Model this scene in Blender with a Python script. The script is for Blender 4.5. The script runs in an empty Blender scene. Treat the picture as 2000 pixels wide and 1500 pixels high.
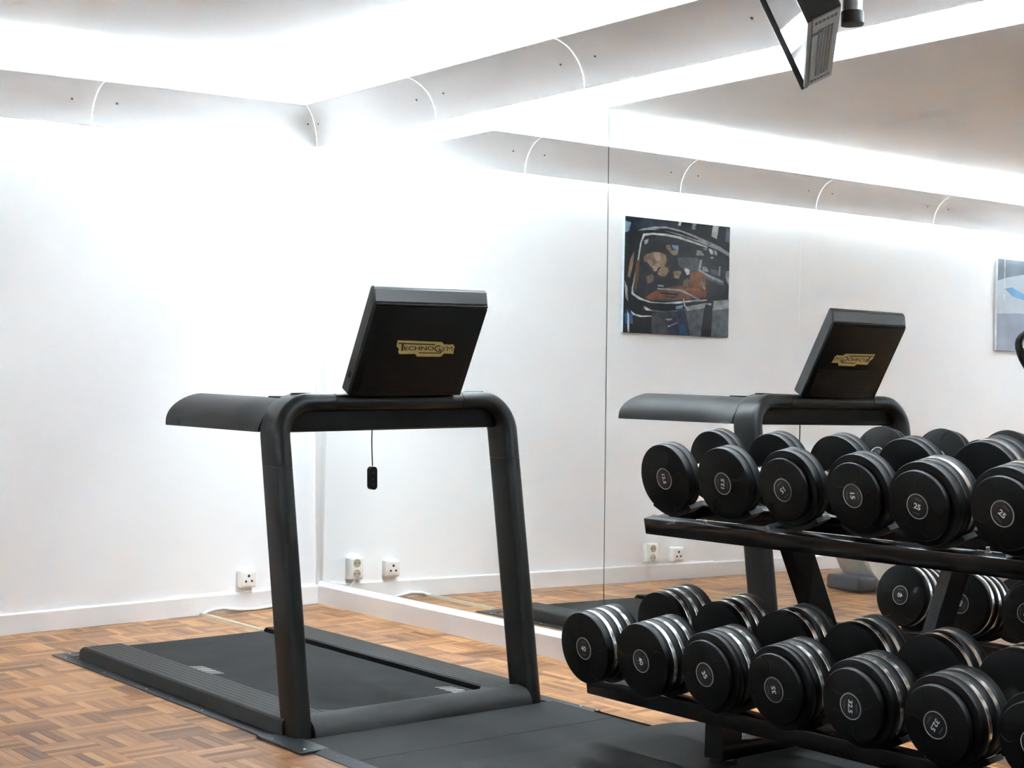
import bpy, bmesh, math, random
from mathutils import Vector, Matrix
random.seed(11)
S = bpy.context.scene
COL = S.collection
PI = math.pi

# ------------------------------------------------------------------ camera
CAM = Vector((-3.8443, -6.5156, 1.1024))
YAW, PITCH, ROLL, FPX = 0.91744, -0.009193, 0.0004, 3118.19
fw = Vector((math.cos(YAW)*math.cos(PITCH), math.sin(YAW)*math.cos(PITCH), math.sin(PITCH)))
rt = Vector((math.sin(YAW), -math.cos(YAW), 0))
up = rt.cross(fw)
rt, up = math.cos(ROLL)*rt+math.sin(ROLL)*up, -math.sin(ROLL)*rt+math.cos(ROLL)*up
cam = bpy.data.cameras.new('camera')
cam.sensor_width = 36.0
cam.lens = FPX*36.0/2000.0
cam.clip_start = 0.05
co = bpy.data.objects.new('camera', cam)
COL.objects.link(co)
mw = Matrix.Identity(4)
for i in range(3):
    mw[i][0], mw[i][1], mw[i][2], mw[i][3] = rt[i], up[i], -fw[i], CAM[i]
co.matrix_world = mw
S.camera = co

def project(P):
    d = Vector(P)-CAM
    z = d.dot(fw)
    if z < 0.05: return None
    return 1000+FPX*d.dot(rt)/z, 750-FPX*d.dot(up)/z

# ------------------------------------------------------------------ world, exposure
W = bpy.data.worlds.new('world'); S.world = W
W.use_nodes = True
W.node_tree.nodes['Background'].inputs[0].default_value = (0.9, 0.95, 1.0, 1)
W.node_tree.nodes['Background'].inputs[1].default_value = 0.02
S.view_settings.view_transform = 'Standard'
S.view_settings.look = 'None'
S.view_settings.gamma = 1.0
S.view_settings.use_curve_mapping = False
S.view_settings.exposure = 3.24
S.cycles.use_denoising = True
S.cycles.max_bounces = 9
S.cycles.diffuse_bounces = 5
S.cycles.glossy_bounces = 5
S.cycles.use_adaptive_sampling = True
S.cycles.adaptive_threshold = 0.05
S.cycles.caustics_reflective = False
S.cycles.caustics_refractive = False
S.cycles.sample_clamp_indirect = 12.0
TUBE_STRENGTH = 36.0          # fluorescent tubes hidden behind the curved coves

# ------------------------------------------------------------------ frames
E_ANG = -0.010751             # the mirrored wall is not quite square to the back wall
FB = Matrix.Rotation(E_ANG, 4, 'Z')
I4 = Matrix.Identity(4)

# ------------------------------------------------------------------ materials
def newmat(name):
    m = bpy.data.materials.new(name); m.use_nodes = True
    nt = m.node_tree
    return m, nt, nt.nodes['Principled BSDF']

def mat(name, col, rough=0.5, metal=0.0, spec=0.5, var=0.06, scale=30.0, bump=0.0, bscale=None, coat=0.0, rvar=0.0):
    m, nt, b = newmat(name)
    tc = nt.nodes.new('ShaderNodeTexCoord')
    nz = nt.nodes.new('ShaderNodeTexNoise')
    nz.inputs['Scale'].default_value = scale
    nz.inputs['Detail'].default_value = 4
    nt.links.new(tc.outputs['Object'], nz.inputs['Vector'])
    mr = nt.nodes.new('ShaderNodeMapRange')
    mr.inputs[1].default_value = 0.25; mr.inputs[2].default_value = 0.75
    mr.inputs[3].default_value = 1-var; mr.inputs[4].default_value = 1+var
    nt.links.new(nz.outputs[0], mr.inputs[0])
    mx = nt.nodes.new('ShaderNodeVectorMath'); mx.operation = 'SCALE'
    mx.inputs[0].default_value = col[:3]
    nt.links.new(mr.outputs[0], mx.inputs['Scale'])
    nt.links.new(mx.outputs[0], b.inputs['Base Color'])
    b.inputs['Roughness'].default_value = rough
    if rvar:
        m2 = nt.nodes.new('ShaderNodeMapRange')
        m2.inputs[1].default_value = 0.25; m2.inputs[2].default_value = 0.75
        m2.inputs[3].default_value = max(0.02, rough-rvar); m2.inputs[4].default_value = min(1, rough+rvar)
        nt.links.new(nz.outputs[0], m2.inputs[0])
        nt.links.new(m2.outputs[0], b.inputs['Roughness'])
    b.inputs['Metallic'].default_value = metal
    b.inputs['Specular IOR Level'].default_value = spec
    b.inputs['Coat Weight'].default_value = coat
    if bump:
        n2 = nt.nodes.new('ShaderNodeTexNoise')
        n2.inputs['Scale'].default_value = bscale or scale*4
        n2.inputs['Detail'].default_value = 3
        nt.links.new(tc.outputs['Object'], n2.inputs['Vector'])
        bp = nt.nodes.new('ShaderNodeBump')
        bp.inputs['Strength'].default_value = bump
        bp.inputs['Distance'].default_value = 0.01
        nt.links.new(n2.outputs[0], bp.inputs['Height'])
        nt.links.new(bp.outputs[0], b.inputs['Normal'])
    return m

M = {}
M['wall'] = mat('white_wall_paint', (0.885, 0.885, 0.88), 0.6, spec=0.3, var=0.012, scale=2.5, bump=0.035, bscale=14)
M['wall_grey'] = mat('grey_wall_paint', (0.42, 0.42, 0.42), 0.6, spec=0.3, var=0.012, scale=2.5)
M['ceiling'] = mat('ceiling_paint', (0.90, 0.90, 0.895), 0.75, spec=0.2, var=0.03, scale=1.3, bump=0.22, bscale=6)
M['board'] = mat('white_gloss_paint', (0.80, 0.79, 0.78), 0.35, var=0.02, scale=6)
M['cove'] = mat('white_lacquered_metal', (0.86, 0.86, 0.855), 0.34, var=0.01, scale=3)
M['cove_back'] = mat('raw_sheet_metal', (0.38, 0.38, 0.38), 0.6)
M['screw'] = mat('screw_steel', (0.16, 0.15, 0.14), 0.4, metal=0.7)
M['plastic_white'] = mat('white_plastic', (0.83, 0.81, 0.77), 0.35, var=0.02)
M['hole'] = mat('dark_hole', (0.02, 0.018, 0.016), 0.6)
M['brass'] = mat('socket_recess', (0.42, 0.39, 0.30), 0.5)
M['beige'] = mat('beige_plastic', (0.46, 0.39, 0.27), 0.5)
M['cord'] = mat('white_cord', (0.82, 0.80, 0.78), 0.5)
M['tm_body'] = mat('anthracite_plastic', (0.0085, 0.008, 0.0076), 0.40, spec=0.30, var=0.08, scale=60)
M['tm_arm'] = mat('anthracite_soft_plastic', (0.026, 0.0255, 0.0245), 0.48, spec=0.3, var=0.06, scale=50, bump=0.06, bscale=900)
M['tm_dark'] = mat('black_plastic', (0.005, 0.0047, 0.0046), 0.5, spec=0.2)
M['tm_rail'] = mat('anthracite_tread_plastic', (0.034, 0.033, 0.032), 0.6, spec=0.22, var=0.08, scale=40, bump=0.08, bscale=600)
M['belt'] = mat('grey_running_belt', (0.029, 0.029, 0.029), 0.85, spec=0.18, var=0.22, scale=7, bump=0.25, bscale=700)
M['belt_mark'] = mat('belt_mark_print', (0.30, 0.285, 0.26), 0.6)
M['metal_dark'] = mat('dark_steel_strip', (0.026, 0.028, 0.031), 0.42, metal=0.2, var=0.15, scale=25)
M['plate'] = mat('grey_cover_board', (0.024, 0.024, 0.0235), 0.65, spec=0.16, var=0.12, scale=9, bump=0.05, bscale=300)
M['mat'] = mat('dark_rubber_mat', (0.010, 0.010, 0.0098), 0.6, spec=0.25, var=0.35, scale=5, bump=0.1, bscale=400)
M['console'] = mat('console_black', (0.004, 0.004, 0.004), 0.42, spec=0.25, bump=0.03, bscale=800)
M['console_side'] = mat('console_grey_side', (0.040, 0.039, 0.038), 0.34)
M['gold'] = mat('gold_badge', (0.52, 0.40, 0.14), 0.42, metal=0.35, var=0.04)
M['black_print'] = mat('black_print', (0.008, 0.008, 0.008), 0.5)
M['glass_black'] = mat('black_screen_glass', (0.01, 0.01, 0.011), 0.05, spec=0.8, rvar=0)
M['rack'] = mat('black_powder_coat', (0.005, 0.0047, 0.0045), 0.24, var=0.05, spec=0.4)
M['saddle'] = mat('black_saddle_rubber', (0.005, 0.005, 0.005), 0.6, spec=0.2)
M['rubber'] = mat('black_dumbbell_rubber', (0.0028, 0.0027, 0.0027), 0.46, spec=0.20, var=0.10, scale=40)
M['chrome'] = mat('chrome', (0.90, 0.89, 0.87), 0.22, metal=1.0, var=0.03)
M['badge'] = mat('badge_black', (0.010, 0.010, 0.010), 0.4)
M['silver'] = mat('silver_print', (0.60, 0.60, 0.59), 0.4, metal=0.2)
M['white_print'] = mat('white_print', (0.88, 0.88, 0.86), 0.5)
M['grey_print'] = mat('grey_print', (0.14, 0.14, 0.135), 0.5)
M['bolt'] = mat('zinc_bolt', (0.55, 0.54, 0.52), 0.35, metal=1.0)
M['tv_black'] = mat('tv_black_plastic', (0.014, 0.014, 0.014), 0.4)
M['tv_grey'] = mat('tv_grey_bottom', (0.26, 0.26, 0.25), 0.45, metal=0.2, var=0.12, scale=20)
M['tv_vent'] = mat('tv_vent_dark', (0.055, 0.055, 0.055), 0.5)
M['tv_glass'] = mat('tv_glossy_screen', (0.02, 0.02, 0.022), 0.02, spec=1.0, rvar=0)
M['steel'] = mat('brushed_grey_steel', (0.34, 0.335, 0.33), 0.35, metal=0.85)
M['olive'] = mat('dark_cap', (0.05, 0.048, 0.042), 0.5)
M['bike_white'] = mat('off_white_shroud', (0.60, 0.57, 0.52), 0.4)
M['bike_grey'] = mat('dark_grey_foot', (0.065, 0.067, 0.072), 0.5)
M['acrylic_edge'] = mat('clear_acrylic_edge', (0.55, 0.60, 0.62), 0.15)
M['glass_edge'] = mat('green_glass_edge', (0.10, 0.16, 0.14), 0.2)

def mirror_mat():
    m, nt, b = newmat('mirror_silver')
    b.inputs['Base Color'].default_value = (0.925, 0.935, 0.925, 1)
    b.inputs['Metallic'].default_value = 1
    b.inputs['Roughness'].default_value = 0.0
    return m
M['mirror'] = mirror_mat()

def tube_mat(k, col=(0.80, 0.915, 1.0, 1)):
    m = bpy.data.materials.new('lit_fluorescent_tube'); m.use_nodes = True
    nt = m.node_tree; nt.nodes.clear()
    o = nt.nodes.new('ShaderNodeOutputMaterial'); e = nt.nodes.new('ShaderNodeEmission')
    e.inputs[0].default_value = col
    e.inputs[1].default_value = TUBE_STRENGTH*k
    nt.links.new(e.outputs[0], o.inputs[0])
    return m
M['tube_A'] = tube_mat(0.175)     # left wall lamps are the dimmer ones
M['tube_B'] = tube_mat(0.66)
M['tube_C'] = tube_mat(1.95, (0.73, 0.88, 1.0, 1))  # for the added fill coves: stronger and cooler than the others

def parquet_mat():
    m, nt, b = newmat('parquet_wood')
    at = nt.nodes.new('ShaderNodeAttribute'); at.attribute_name = 'shade'; at.attribute_type = 'GEOMETRY'
    tc = nt.nodes.new('ShaderNodeTexCoord')
    geo = nt.nodes.new('ShaderNodeNewGeometry')
    mp = nt.nodes.new('ShaderNodeMapping')
    mp.inputs['Scale'].default_value = (1, 1, 1)
    uv = nt.nodes.new('ShaderNodeUVMap'); uv.uv_map = 'grain'
    nt.links.new(uv.outputs[0], mp.inputs[0])
    nz = nt.nodes.new('ShaderNodeTexNoise'); nz.inputs['Scale'].default_value = 9
    nz.inputs['Detail'].default_value = 5
    nt.links.new(mp.outputs[0], nz.inputs['Vector'])
    add = nt.nodes.new('ShaderNodeMath'); add.operation = 'MULTIPLY_ADD'
    nt.links.new(nz.outputs[0], add.inputs[0]); add.inputs[1].default_value = 0.45
    nt.links.new(at.outputs['Fac'], add.inputs[2])
    cr = nt.nodes.new('ShaderNodeValToRGB')
    el = cr.color_ramp.elements
    el[0].position = 0.12; el[0].color = (0.122, 0.053, 0.0225, 1)
    el[1].position = 1.25 if False else 1.0; el[1].color = (0.60, 0.325, 0.138, 1)
    e2 = el.new(0.38); e2.color = (0.255, 0.116, 0.048, 1)
    e3 = el.new(0.68); e3.color = (0.41, 0.201, 0.084, 1)
    nt.links.new(add.outputs[0], cr.inputs[0])
    nt.links.new(cr.outputs[0], b.inputs['Base Color'])
    b.inputs['Roughness'].default_value = 0.36
    b.inputs['Specular IOR Level'].default_value = 0.25
    bp = nt.nodes.new('ShaderNodeBump'); bp.inputs['Strength'].default_value = 0.06; bp.inputs['Distance'].default_value = 0.004
    nt.links.new(nz.outputs[0], bp.inputs['Height'])
    nt.links.new(bp.outputs[0], b.inputs['Normal'])
    return m
M['parquet'] = parquet_mat()
M['subfloor'] = mat('parquet_joint', (0.20, 0.10, 0.05), 0.7)

# ------------------------------------------------------------------ builders
TM = {}           # matrices of things
def nm(bm): return bm if bm is not None else bmesh.new()

def finish(name, bm, m, parent=None, mtx=None, smooth=True, angle=35, label=None):
    """bm given in the current frame; mtx = frame -> parent space"""
    if mtx is not None: bm.transform(mtx)
    bmesh.ops.recalc_face_normals(bm, faces=bm.faces)
    me = bpy.data.meshes.new(name)
    bm.to_mesh(me); bm.free()
    for mm in (m if isinstance(m, (list, tuple)) else [m]):
        me.materials.append(M[mm] if isinstance(mm, str) else mm)
    if smooth:
        for p in me.polygons: p.use_smooth = True
        try: me.set_sharp_from_angle(angle=math.radians(angle))
        except Exception: pass
    o = bpy.data.objects.new(name, me); COL.objects.link(o)
    if parent is not None: o.parent = parent
    if label: o['label'] = label
    return o

def thing(name, label, cat, mtx=I4, group=None):
    o = bpy.data.objects.new(name, None); COL.objects.link(o)
    o.empty_display_size = 0.1
    o.matrix_world = mtx
    o['label'] = label; o['category'] = cat
    if group: o['group'] = group
    TM[o.name] = mtx.copy()
    return o

def part(name, bm, m, t, frame=I4, **k):
    return finish(name, bm, m, t, TM[t.name].inverted() @ frame, **k)

def sub(name, bm, m, parent, t, frame=I4, **k):
    """a sub-part: parts have identity local transforms, so same matrix as their thing"""
    return finish(name, bm, m, parent, TM[t.name].inverted() @ frame, **k)

def single(name, bm, m, label, cat, base, frame=I4, group=None, **k):
    mt = frame @ Matrix.Translation(base)
    o = finish(name, bm, m, None, Matrix.Translation(-Vector(base)), **k)
    o.matrix_world = mt
    o['label'] = label; o['category'] = cat
    if group: o['group'] = group
    return o

def struct(name, bm, m, parent=None, **k):
    o = finish(name, bm, m, parent, None, **k)
    if parent is None: o['kind'] = 'structure'
    return o

def box(bm, x0, x1, y0, y1, z0, z1, bev=0.0, seg=2, mtx=None):
    r = bmesh.ops.create_cube(bm, size=1.0)
    vs = r['verts']
    for v in vs:
        v.co = Vector(((x0+x1)/2+v.co.x*(x1-x0), (y0+y1)/2+v.co.y*(y1-y0), (z0+z1)/2+v.co.z*(z1-z0)))
    if bev > 0:
        es = list({e for v in vs for e in v.link_edges})
        rr = bmesh.ops.bevel(bm, geom=es, offset=bev, segments=seg, affect='EDGES', profile=0.5)
        vs = list({v for f in rr['faces'] for v in f.verts} | {v for v in vs if v.is_valid})
    if mtx is not None: bmesh.ops.transform(bm, matrix=mtx, verts=[v for v in vs if v.is_valid])
    return vs

def mbox(*a, **k):
    bm = bmesh.new(); box(bm, *a, **k); return bm

def prism(bm, poly, h0, h1, axes='xyz', mtx=None):
    """poly: list of (a,b); extruded along third axis. axes: order of (a,b,h)"""
    ix = {'x': 0, 'y': 1, 'z': 2}
    A, B, H = (ix[c] for c in axes)
    def mk(a, b, h):
        v = [0, 0, 0]; v[A] = a; v[B] = b; v[H] = h; return v
    n = len(poly)
    lo = [bm.verts.new(mk(a, b, h0)) for a, b in poly]
    hi = [bm.verts.new(mk(a, b, h1)) for a, b in poly]
    bm.faces.new(lo); bm.faces.new(list(reversed(hi)))
    for i in range(n):
        bm.faces.new((lo[i], lo[(i+1) % n], hi[(i+1) % n], hi[i]))
    if mtx is not None: bmesh.ops.transform(bm, matrix=mtx, verts=lo+hi)
    return lo+hi

def flat(bm, poly, mtx=None):
    vs = [bm.verts.new(p) for p in poly]
    bm.faces.new(vs)
    if mtx is not None: bmesh.ops.transform(bm, matrix=mtx, verts=vs)

def lathe(bm, prof, n=40, axis='x', mtx=None, cap=True):
    """prof: list of (h, r) along axis"""
    rings = []; allv = []
    for h, r in prof:
        if r < 1e-6:
            c = Vector((h, 0, 0)); v = bm.verts.new(c); rings.append([v]); allv.append(v); continue
        ring = []
        for i in range(n):
            a = 2*PI*i/n
            v = bm.verts.new((h, r*math.cos(a), r*math.sin(a))); ring.append(v); allv.append(v)
        rings.append(ring)
    for a, b in zip(rings[:-1], rings[1:]):
        if len(a) == 1 and len(b) == 1: continue
        for i in range(n):
            j = (i+1) % n
            if len(a) == 1: bm.faces.new((a[0], b[i], b[j]))
            elif len(b) == 1: bm.faces.new((a[i], b[0], a[j]))
            else: bm.faces.new((a[i], b[i], b[j], a[j]))
    if cap:
        for rg in (rings[0], rings[-1]):
            if len(rg) > 1: bm.faces.new(rg)
    R_ = I4
    if axis == 'z': R_ = Matrix.Rotation(-PI/2, 4, 'Y')
    elif axis == 'y': R_ = Matrix.Rotation(PI/2, 4, 'Z')
    mm = (mtx @ R_) if mtx is not None else R_
    bmesh.ops.transform(bm, matrix=mm, verts=allv)
    return allv

def sweep(bm, pts, sec, frames, cap=True, closed=False):
    """sec: list of (n,d); frames: list of (N,D) vectors per point"""
    rings = []
    for P, (N, D) in zip(pts, frames):
        rings.append([bm.verts.new(Vector(P)+N*a+D*b) for a, b in sec])
    m = len(sec)
    pr = list(zip(rings[:-1], rings[1:]))
    if closed: pr.append((rings[-1], rings[0]))
    for a, b in pr:
        for i in range(m):
            j = (i+1) % m
            bm.faces.new((a[i], a[j], b[j], b[i]))
    if cap and not closed:
        bm.faces.new(rings[0]); bm.faces.new(list(reversed(rings[-1])))

def tube(bm, pts, r, n=8, cap=True, closed=False):
    pts = [Vector(p) for p in pts]
    fr = []
    k = len(pts)
    prevN = None
    for i in range(k):
        if closed: t = (pts[(i+1) % k]-pts[i-1]).normalized()
        else: t = (pts[min(i+1, k-1)]-pts[max(i-1, 0)]).normalized()
        if prevN is None:
            a = Vector((0, 0, 1)) if abs(t.z) < 0.9 else Vector((1, 0, 0))
            N = (a-t*a.dot(t)).normalized()
        else:
            N = (prevN-t*prevN.dot(t)).normalized()
        prevN = N
        fr.append((N, t.cross(N)))
    sec = [(r*math.cos(2*PI*i/n), r*math.sin(2*PI*i/n)) for i in range(n)]
    sweep(bm, pts, sec, fr, cap, closed)

def spline(pts, n=8):
    pts = [Vector(p) for p in pts]
    out = []
    for i in range(len(pts)-1):
        p0 = pts[max(i-1, 0)]; p1 = pts[i]; p2 = pts[i+1]; p3 = pts[min(i+2, len(pts)-1)]
        for j in range(n):
            t = j/n
            out.append(0.5*((2*p1)+(-p0+p2)*t+(2*p0-5*p1+4*p2-p3)*t*t+(-p0+3*p1-3*p2+p3)*t**3))
    out.append(pts[-1])
    return out

def rrect(w, h, r, n=5):
    out = []
    for cx, cy, a0 in ((w/2-r, h/2-r, 0), (-w/2+r, h/2-r, 90), (-w/2+r, -h/2+r, 180), (w/2-r, -h/2+r, 270)):
        for i in range(n+1):
            a = math.radians(a0+90*i/n)
            out.append((cx+r*math.cos(a), cy+r*math.sin(a)))
    return out

def circle(r, n=24, c=(0, 0)):
    return [(c[0]+r*math.cos(2*PI*i/n), c[1]+r*math.sin(2*PI*i/n)) for i in range(n)]

TEXTS = {}
def text_verts(s, offset=0.0):
    """mesh of a string normalised to unit height box centred at 0; returns verts(2d), faces, width/height"""
    key = (s, offset)
    if key in TEXTS: return TEXTS[key]
    cu = bpy.data.curves.new('t', 'FONT'); cu.body = s; cu.size = 1.0; cu.offset = offset
    cu.resolution_u = 3
    ob = bpy.data.objects.new('t', cu); COL.objects.link(ob)
    dg = bpy.context.evaluated_depsgraph_get(); dg.update()
    me = bpy.data.meshes.new_from_object(ob.evaluated_get(dg))
    vs = [(v.co.x, v.co.y) for v in me.vertices]; fs = [tuple(p.vertices) for p in me.polygons]
    bpy.data.objects.remove(ob); bpy.data.curves.remove(cu); bpy.data.meshes.remove(me)
    xs = [v[0] for v in vs]; ys = [v[1] for v in vs]
    x0, x1, y0, y1 = min(xs), max(xs), min(ys), max(ys)
    h = y1-y0
    vs = [((x-(x0+x1)/2)/h, (y-(y0+y1)/2)/h) for x, y in vs]
    TEXTS[key] = (vs, fs, (x1-x0)/h)
    return TEXTS[key]

def add_text(bm, s, fn, offset=0.0):
    """fn maps (u,v) in [-.5w..]x[-.5..] to a 3-vector"""
    vs, fs, w = text_verts(s, offset)
    b = [bm.verts.new(fn(u, v, w)) for u, v in vs]
    for f in fs:
        try: bm.faces.new([b[i] for i in f])
        except ValueError: pass

# ================================================================== THE SETTING
X0, Y0, CEIL = -6.3, -8.3, 2.46
WA = 0.012          # back wall surface (y)
WB = 0.052          # mirrored wall surface (x in its own frame)
def toB(p): return FB.inverted() @ Vector(p)

bm = mbox(X0-.2, 0.8, WA, WA+.15, 0, CEIL)
wall_left = struct('wall_left', bm, 'wall', smooth=False)
bm = mbox(WB, WB+.15, Y0-.3, .3, 0, CEIL); bm.transform(FB)
struct('wall_right', bm, 'wall', smooth=False)
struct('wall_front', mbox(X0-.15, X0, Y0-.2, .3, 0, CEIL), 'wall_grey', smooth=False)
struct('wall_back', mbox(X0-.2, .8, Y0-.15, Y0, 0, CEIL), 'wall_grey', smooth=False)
struct('ceiling', mbox(X0-.2, .8, Y0-.2, .3, CEIL, CEIL+.12), 'ceiling', smooth=False)
floor = struct('floor', mbox(X0-.2, .8, Y0-.2, .3, -.12, -.0022), 'subfloor', smooth=False)

# ---- parquet: basket-weave blocks of six strips
BL, NS = 0.170, 6
SW = BL/NS
ox, oy = -1.791, -1.794
strips = []        # (cx, cy, along_x, shade)
for i in range(int((X0-ox)/BL)-1, int((0.1-ox)/BL)+1):
    for j in range(int((Y0-oy)/BL)-1, int((0.1-oy)/BL)+1):
        x = ox+i*BL; y = oy+j*BL
        along = (i+j) % 2 == 0
        bs = random.gauss(0, .07)
        for k in range(NS):
            sh = min(.62, max(-.08, .27+bs+random.gauss(0, .17)))
            cx = x+BL/2 if along else x+(k+.5)*SW
            cy = y+(k+.5)*SW if along else y+BL/2
            if cx > .03+cy*0.0 or cx < X0 or cy > .0 or cy < Y0: continue
            strips.append((cx, cy, along, sh))
def covered(x, y):
    xb, yb, _ = toB((x, y, 0))
    return (-1.50 < xb < -.50 and -2.6 < yb < -.57) or (-1.47 < xb < -.5 and -2.95 < yb < -2.4) or (xb > -1.9 and yb < -2.96)
def parea(s):
    cx, cy, al, sh = s
    a, b = (BL/2, SW/2) if al else (SW/2, BL/2)
    q = [project((cx+u*a, cy+v*b, 0)) for u, v in ((-1, -1), (1, -1), (1, 1), (-1, 1))]
    if any(p is None for p in q): return 0
    mx = sum(p[0] for p in q)/4; my = sum(p[1] for p in q)/4
    if not (0 < mx < 2000 and 0 < my < 1500) or covered(cx, cy): return 0
    return abs(sum(q[i][0]*q[(i+1) % 4][1]-q[(i+1) % 4][0]*q[i][1] for i in range(4)))/2
ranked = sorted(range(len(strips)), key=lambda i: -parea(strips[i]))
chosen = [i for i in ranked[:300] if parea(strips[i]) > 0]
chset = set(chosen)
G = 0.0002; BV = 0.0006
def strip_geo(cx, cy, al):
    a, b = (BL/2-G, SW/2-G) if al else (SW/2-G, BL/2-G)
    vs = []
    for ins, z in ((0, -.0022), (0, -.0007), (BV, 0.0)):
        for u, v in ((-1, -1), (1, -1), (1, 1), (-1, 1)):
            vs.append((cx+u*(a-ins), cy+v*(b-ins), z))
    fs = []
    for r in (0, 4):
        for i in range(4):
            fs.append((r+i, r+(i+1) % 4, r+4+(i+1) % 4, r+4+i))
    fs.append((8, 9, 10, 11))
    return vs, fs
def strip_mesh(name, items):
    V, F, SH, UV = [], [], [], []
    for (cx, cy, al, sh, seed) in items:
        vs, fs = strip_geo(cx, cy, al)
        b = len(V); V += vs
        rx = (seed*7.31) % 50; ry = (seed*3.77) % 50
        for f in fs:
            F.append([b+i for i in f]); SH.append(sh)
            for i in f:
                dx, dy = vs[i][0]-cx, vs[i][1]-cy
                UV.append(((dx*1.6+rx, dy*22+ry) if al else (dy*1.6+rx, dx*22+ry)))
    me = bpy.data.meshes.new(name)
    me.from_pydata(V, [], F)
    at = me.attributes.new('shade', 'FLOAT', 'FACE'); at.data.foreach_set('value', SH)
    uvl = me.uv_layers.new(name='grain')
    uvl.data.foreach_set('uv', [c for p in UV for c in p])
    me.materials.append(M['parquet'])
    me.update()
    return me
NV = 18
lib = {}
for al in (True, False):
    for k in range(NV):
        lib[(al, k)] = strip_mesh('parquet_strip', [(0, 0, al, -.06+.66*k/(NV-1), k*1.7+(5 if al else 0))])
for i in chosen:
    cx, cy, al, sh = strips[i]
    k = min(NV-1, max(0, round((sh+.06)/.66*(NV-1))))
    o = bpy.data.objects.new('parquet_strip', lib[(al, k)]); COL.objects.link(o)
    o.location = (cx, cy, 0); o.parent = floor
rest = [(cx, cy, al, sh, i) for i, (cx, cy, al, sh) in enumerate(strips) if i not in chset]
o = bpy.data.objects.new('parquet_field', strip_mesh('parquet_field', rest)); COL.objects.link(o)
o.parent = floor; o['kind'] = 'stuff'

# ---- baseboards
bm = bmesh.new()
prism(bm, [(0, 0), (0, .082), (.004, .0881), (WA+.002, .0881), (WA+.002, 0)], -2.536, .06, 'yzx')
struct('baseboard_left', bm, 'board', smooth=False)
bm = bmesh.new()
prism(bm, [(.003, 0), (.003, .078), (.007, .084), (WA+.002, .084), (WA+.002, 0)], X0, -2.538, 'yzx')
struct('baseboard_left', bm, 'board', smooth=False)
bm = bmesh.new()
prism(bm, [(-.008, 0), (-.008, .0840), (-.0065, .0860), (.0036, .1075), (WB+.002, .1085), (WB+.002, 0)], -6.5, .01, 'xzy')
bm.transform(FB)
struct('baseboard_right', bm, 'board', smooth=False)
# corner bead and joint strip on the back wall
bm = mbox(-.014, .03, .0, WA+.004, .088, 2.12, bev=.002)
struct('trim_1', bm, 'board')
bm = mbox(-3.199, -3.191, WA-.0012, WA+.003, .085, 2.30, bev=.0005, seg=1)
struct('trim_2', bm, 'wall')

# ================================================================== MIRROR PANELS
def mirror_panel(name, y0, y1, label):
    lean = math.atan(.0135)
    zb, zt_ = .1085, 2.066
    x_at = lambda z: .0024+.0135*z
    t = thing(name, label, 'mirror', FB @ Matrix.Translation((x_at(zb), (y0+y1)/2, zb)), 'wall mirror panels')
    bm = bmesh.new()
    q = [(x_at(zb), y0+.0008, zb), (x_at(zb), y1-.0008, zb), (x_at(zt_), y1-.0008, zt_), (x_at(zt_), y0+.0008, zt_)]
    flat(bm, q)
    part('silvered_face', bm, 'mirror', t, FB, smooth=False)
    bm = bmesh.new()
    d = .006
    vs = [bm.verts.new(p) for p in q]+[bm.verts.new((p[0]+d, p[1], p[2])) for p in q]
    for i in range(4):
        j = (i+1) % 4
        bm.faces.new((vs[i], vs[j], vs[4+j], vs[4+i]))
    bm.faces.new(vs[4:])
    part('glass_edge', bm, 'glass_edge', t, FB, smooth=False)
mirror_panel('wall_mirror', -2.068, .0, 'tall frameless wall mirror panel between corner and vertical seam')
mirror_panel('wall_mirror', -4.13, -2.071, 'tall frameless wall mirror panel behind the dumbbell rack')
mirror_panel('wall_mirror', -6.19, -4.133, 'tall frameless wall mirror panel outside the right edge of the picture')

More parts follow.
